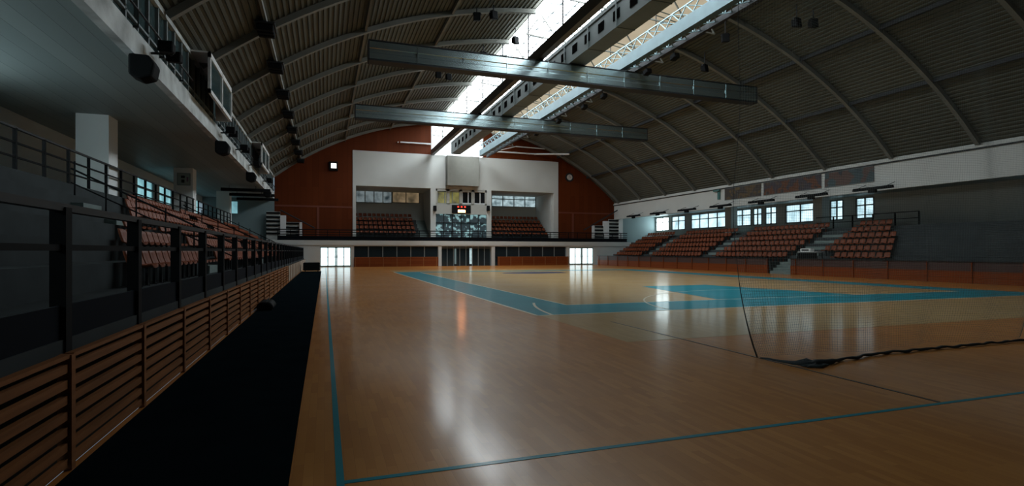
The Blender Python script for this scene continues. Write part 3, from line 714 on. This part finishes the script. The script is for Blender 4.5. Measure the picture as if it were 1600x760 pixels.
# aisle stairs
AL = [(19.6, 21.0), (34.2, 35.6), (48.6, 50.0)]
AR = [(30.2, 32.1), (40.4, 42.2), (50.6, 52.0)]
names = ['nearest', 'middle', 'farthest']
for k, (a, b) in enumerate(AL):
    m = MB()
    for i in range(NR-1):
        m.box(LX(i)-.34, LX(i)-.02, a, b, LZ(i), LZ(i)+.24)
    tag(m.build('aisle_stairs', M['stair']), '%s flight of grey aisle steps up the left grandstand' % names[k], 'stairs', 'aisle steps of the left grandstand')
for k, (a, b) in enumerate(AR):
    m = MB()
    for i in range(NR-1): m.box(RX(i)+.04, RX(i)+.36, a, b, RZf(i), RZf(i)+.23)
    for i in range(NR):
        m.box(RX(i)-.5, RX(i)+.3, a+.02, b-.02, RZf(i), RZf(i)+.012)
    if k == 0:
        for j in range(4): m.box(31.42+.3*j, 32.6, a+.02, b-.02, 0, .212*(j+1))
        pass
    tag(m.build('aisle_stairs', M['stair']), '%s flight of grey green aisle steps up the right grandstand' % names[k], 'stairs', 'aisle steps of the right grandstand')

# seats
def px_of(X, Y): return 800+850*(X*cos(YAW)-Y*sin(YAW))/(Y*cos(YAW)+X*sin(YAW))
def zc_of(X, Y): return Y*cos(YAW)+X*sin(YAW)
def seat_pan():      # facing +x, origin at the back foot on the step
    m = MB(); n = 5; T = .025
    for j in range(n):
        pass
    prof = [(-.02, .44), (.06, .405), (.18, .395), (.30, .41), (.38, .43), (.41, .40)]
    ys = [-.2, -.12, 0, .12, .2]; dz = [.03, .006, 0, .006, .03]
    i0 = len(m.v)
    for (x, z) in prof:
        for y_, d in zip(ys, dz): m.v.append((x, y_, z+d))
    for (x, z) in prof:
        for y_, d in zip(ys, dz): m.v.append((x, y_, z+d-T))
    L_ = len(prof)*5
    for a in range(len(prof)-1):
        for b in range(4):
            q = a*5+b; m.f.append((q, q+5, q+6, q+1)); m.m.append(0); m.f.append((L_+q, L_+q+1, L_+q+6, L_+q+5)); m.m.append(0)
    for a in range(len(prof)-1):
        q = a*5; m.f.append((q, L_+q, L_+q+5, q+5)); m.m.append(0); q = a*5+4; m.f.append((q, q+5, L_+q+5, L_+q)); m.m.append(0)
    return m
def seat_back():
    m = MB(); prof = [(-.02, .44), (-.06, .55), (-.09, .66), (-.105, .75)]
    ys = [-.2, -.13, 0, .13, .2]; dx = [.06, .015, 0, .015, .06]
    for (x, z) in prof:
        for y_, d in zip(ys, dx): m.v.append((x+d, y_, z-(.04 if abs(y_) > .19 and z > .72 else 0)))
    for (x, z) in prof:
        for y_, d in zip(ys, dx): m.v.append((x+d-.03, y_, z-(.04 if abs(y_) > .19 and z > .72 else 0)))
    L_ = 20
    for a in range(3):
        for b in range(4):
            q = a*5+b; m.f.append((q, q+1, q+6, q+5)); m.m.append(0); m.f.append((L_+q, L_+q+5, L_+q+6, L_+q+1)); m.m.append(0)
    for b in range(4): q = 15+b; m.f.append((q, q+1, L_+q+1, L_+q)); m.m.append(0)
    for a in range(3): q = a*5; m.f.append((q, q+5, L_+q+5, L_+q)); m.m.append(0); q = a*5+4; m.f.append((q, L_+q, L_+q+5, q+5)); m.m.append(0)
    return m
def seat_leg(): return MB().box(.1, .15, -.02, .02, 0, .40).box(.02, .26, -.025, .025, .37, .40).box(.06, .2, -.06, .06, 0, .015)
pan_me = seat_pan().mesh('seat_pan', M['seat'], True); back_me = seat_back().mesh('seat_back', M['seat'], True); leg_me = seat_leg().mesh('seat_bracket', M['dark'])
rows = []
rown = ['front', 'second', 'third', 'fourth', 'fifth', 'top']
for i in range(NR):
    y = 6.0
    while y < 58.3:
        if not any(a-.25 < y < b+.25 for a, b in AL) and px_of(LX(i), y) > 205: rows.append((LX(i)-.12, y, LZ(i), 0, 'left', i))
        y += .5
    y = 12.0
    while y < 58.0:
        if not any(a-.25 < y < b+.25 for a, b in AR) and px_of(RX(i), y) < 1395 and not (i == 0 and 28 < y < 30.3): rows.append((RX(i)+.12, y, RZf(i), pi, 'right', i))
        y += .5
for i in range(5):
    x = bx0+.55
    while x < E(653, 350)[0]: rows.append((x, YG+.5+.85*i+.7, 2.78+.52*(i+1)-.52+.52, -pi/2, 'bay', i)); x += .52
    x = tx1+.9
    while x < rx-.3: rows.append((x, YG+.5+.85*i+.7, 2.78+.52*(i+1), -pi/2, 'bay', i)); x += .52
rows.sort(key=lambda s_: zc_of(s_[0], s_[1]))
full = MB().add(seat_pan()).add(seat_back()); full_me = None
rest = MB()
for k, (x, y, z, rz, side, i) in enumerate(rows):
    if k < 300:
        o = bpy.data.objects.new('stadium_seat', None); COL.objects.link(o); o.location = (x, y, z); o.rotation_euler = (0, 0, rz); o.empty_display_size = .1
        tag(o, 'orange brown plastic seat in the %s row of the near part of the %s grandstand' % (rown[i], side), 'seat', '%s row seats near in the %s grandstand' % (rown[i], side))
        for nm, me in (('seat_pan', pan_me), ('seat_back', back_me), ('seat_bracket', leg_me)):
            p = bpy.data.objects.new(nm, me); COL.objects.link(p); p.parent = o
    else:
        rest.add(full, x, y, z, rz)
        if side != 'bay': rest.box(x-.02+.12*cos(rz), x+.02+.12*cos(rz), y-.02, y+.02, z, z+.4)
tag(rest.build('stadium_seats', M['seat'], None, True), 'brown plastic seats filling the far parts of the grandstands and end bays', 'seats', 'brown plastic stadium seats', 'stuff')

# ------------------------------------------------------------ left fence, guard rails
t = thing('slatted_fence', 'low horizontal timber slat fence along the black mat on the left', 'fence', (-1.85, 30, 0))
yy = 3.24; k = 0
while yy < 58:
    if yy < 31:
        s = MB()
        for j in range(7):
            s.box(-1.86, -1.82, yy+.05, yy+1.70, .03+.118*j, .03+.118*j+.064)
        s.box(-1.87, -1.81, yy+.03, yy+1.72, .845, .875)
        s.build('slat_panel', M['fence'], t)
    else:
        MB().box(-1.86, -1.82, yy+.03, yy+1.72, .03, .86).build('plain_panel', mat('pale worn panel', (.34, .27, .2), .6) if k == 0 else bpy.data.materials['pale worn panel'], t)
        k += 1
    MB().box(-1.89, -1.80, yy-.035, yy+.035, 0, .87).build('post', M['fence'], t)
    yy += 1.75
def guard(name, x, y0, y1, z0, top, zs, sp, label, gm='black', w=.04, panel=None):
    t = thing(name, label, 'railing', (x, (y0+y1)/2, z0))
    g = MB()
    for zz in zs: g.box(x-.025, x+.025, y0, y1, z0+zz-.025, z0+zz+.025)
    g.build('mid_rail', M[gm], t)
    MB().box(x-.04, x+.04, y0, y1, z0+top-.03, z0+top+.03).build('top_rail', M['dark'], t)
    yy = y0
    while yy <= y1: MB().box(x-w, x+w, yy-w, yy+w, z0, z0+top).build('post', M[gm], t); yy += sp
    return t
t = guard('guard_rail', -1.99, 3.5, 58, 0, 2.0, (1.68,), 1.78, 'tall black guard rail with wide posts rising behind the slatted fence', w=.055)
MB().box(-2.0, -1.97, 3.5, 58, .93, 1.22).build('kick_panel', M['navy'], t)
guard('back_rail', -8.05, 12, 40.3, 3.9, 1.15, (.35, .75), 1.65, 'black rail behind the top row of the left grandstand, near part')
guard('back_rail', -8.05, 41.6, 55, 3.9, 1.15, (.35, .75), 1.65, 'black rail behind the top row of the left grandstand, far part')
for k, (a, b) in enumerate(AL):
    for yv in ((a, b)):
        pass
    t = thing('stair_handrail', 'black sloping handrail beside the %s steps of the left grandstand' % names[k], 'handrail', (-5, b, .95), 'handrails of the left grandstand')
    m = MB().tube([(LX(0)+.5, b, LZ(0)+.95), (LX(5), b, LZ(5)+.95)], .03, 6).tube([(LX(0)+.5, b, LZ(0)+.5), (LX(5), b, LZ(5)+.5)], .022, 6)
    m.build('handrail', M['black'], t)
    for i in range(NR): MB().tube([(LX(i)+.1, b, LZ(i)), (LX(i)+.1, b, LZ(0)+.95+(.48/.84)*(LX(0)+.5-LX(i)-.1))], .025, 6).build('post', M['black'], t)
guard('back_rail', 38.3, 26, 34.2, 3.45, .95, (.5,), 1.65, 'thin black rail behind the top row of the right grandstand')

# right barrier
for k, (ya, yb) in enumerate(((SY0, 30.1), (32.2, 59))):
    t = thing('court_barrier', ('nearer' if k == 0 else 'farther')+' red brown boarded barrier in front of the right grandstand', 'barrier', (31.35, (ya+yb)/2, 0), 'barriers in front of the right grandstand')
    MB().box(31.3, 31.4, ya, yb, 0, .62).build('lower_boards', M['redboard'], t)
    MB().box(31.33, 31.4, ya, yb, .62, 1.1).build('upper_boards', mat('dark upper board', (.06, .03, .025), .6) if k == 0 else bpy.data.materials['dark upper board'], t)
    MB().box(31.27, 31.43, ya, yb, 1.1, 1.15).build('top_rail', M['dark'], t)
    y = ya
    while y < yb: MB().box(31.25, 31.3, y, y+.05, 0, 1.1).build('post', M['redboard'], t); y += 2.2
# announcer's table by the right stair
t = thing('announcer_table', 'black clothed table with white edged top beside the right grandstand steps', 'table', (32.0, 29.1, .85))
MB().box(31.75, 32.35, 28.3, 29.9, 1.58, 1.62).build('table_top', M['white2'], t)
MB().box(31.72, 31.75, 28.3, 29.9, .9, 1.58).build('cloth_front', M['black'], t)
for a_ in ((31.8, 28.36), (32.3, 28.36), (31.8, 29.84), (32.3, 29.84)): MB().box(a_[0]-.02, a_[0]+.02, a_[1]-.02, a_[1]+.02, .85, 1.58).build('leg', M['dark'], t)
t = thing('white_case', 'pale open case standing on the announcer table', 'case', (32.0, 29.4, 1.62))
bevel(MB().box(31.85, 32.2, 28.9, 29.8, 1.62, 1.85).build('case_body', M['white2'], t), .03)
MB().box(31.84, 31.85, 29.05, 29.65, 1.68, 1.78).build('handle', M['dark'], t)

# small things on the left floor
t = thing('sports_bag', 'black sports bag lying on the mat against the slatted fence', 'bag', (-1.55, 16.9, .012))
b = MB(); b.prism([(-1.76, .02), (-1.36, .02), (-1.33, .12), (-1.42, .24), (-1.68, .25), (-1.78, .14)], 'y', 16.4, 17.4); bevel(b.build('bag_body', M['black'], t), .05, 2)
MB().tube([(-1.55, 16.65, .24), (-1.5, 16.75, .31), (-1.5, 17.05, .31), (-1.55, 17.15, .24)], .015, 6).build('strap', M['netrope'], t)
t = thing('equipment_cart', 'low black equipment cart at the far end of the black mat', 'cart', (-.9, 46.5, 0))
bevel(MB().box(-1.6, -.35, 46, 47.2, .12, .75).build('cart_body', M['black'], t), .05)
for a_ in ((-1.45, 46.15), (-.5, 46.15), (-1.45, 47.05), (-.5, 47.05)):
    MB().prism([(a_[1]+.06*cos(j*pi/6), .072+.06*sin(j*pi/6)) for j in range(12)], 'x', a_[0]-.02, a_[0]+.02).build('wheel', M['dark'], t)

# ------------------------------------------------------------ protective net
t = thing('protective_net', 'fine grey safety net hanging at the right with its lower edge gathered on the floor', 'net', (8, 6.5, 0))
def npt(u, v):   # u to the right, v up
    X = 5.78+u*6.9; zz = v*6.4
    k = max(0, 1-zz/1.3)
    sag = .10*sin(u*13+zz*.6)+.06*sin(u*31+1)*(1-.5*v)
    return (X+.52*k*k*(1-u)+.05*sin(zz*2.1)*(1-u), 6.42+sag+.22*k*k-.0*u, zz+.02+.0*k)
net = MB(); NU, NV = 170, 156
for a in range(0, NU+1):
    net.tube([npt(a/NU, b/36) for b in range(37)], .0013, 3, False)
for b in range(0, NV+1):
    net.tube([npt(a/46, b/NV) for a in range(47)], .0013, 3, False)
net.build('net_mesh', M['net'], t)
MB().tube([npt(0, b/36) for b in range(37)], [max(.004, .013-.011*b/10) for b in range(37)], 6).build('edge_rope', M['netrope'], t)
MB().tube([npt(a/30, 1) for a in range(31)], .014, 6).build('top_rope', M['netrope'], t)
br_ = MB()
pts = [(6.30, 6.62, .02), (6.33, 6.5, .03), (6.36, 6.3, .03), (6.40, 6.1, .04), (6.48, 5.99, .05)]
for a in range(56):
    u = a/55; pts.append((6.6+6*u, 5.96+.28*min(1, u*3.5)+.12*u+.025*sin(a*1.1), .03+.008*sin(a*1.7)))
rs = [.012, .014, .018, .03, .04]+[.014+.012*abs(sin(a*.8))+(.03 if a < 5 else 0) for a in range(56)]
br_.tube(pts, rs, 7)
br_.build('gathered_edge', M['netrope'], t, True)
hp = MB()
for j in range(5):
    q = [(6.42+.42*k/10, 5.88+.06*j+.03*sin(k*.9+j*1.7), .02+.012*j*(1-abs(k-5)/5.)) for k in range(11)]
    hp.tube(q, [.008+.02*sin(pi*k/10) for k in range(11)], 6)
hp.build('net_heap', M['netrope'], t, True)
for o in list(bpy.data.objects):
    if '_at' in o: del o['_at']
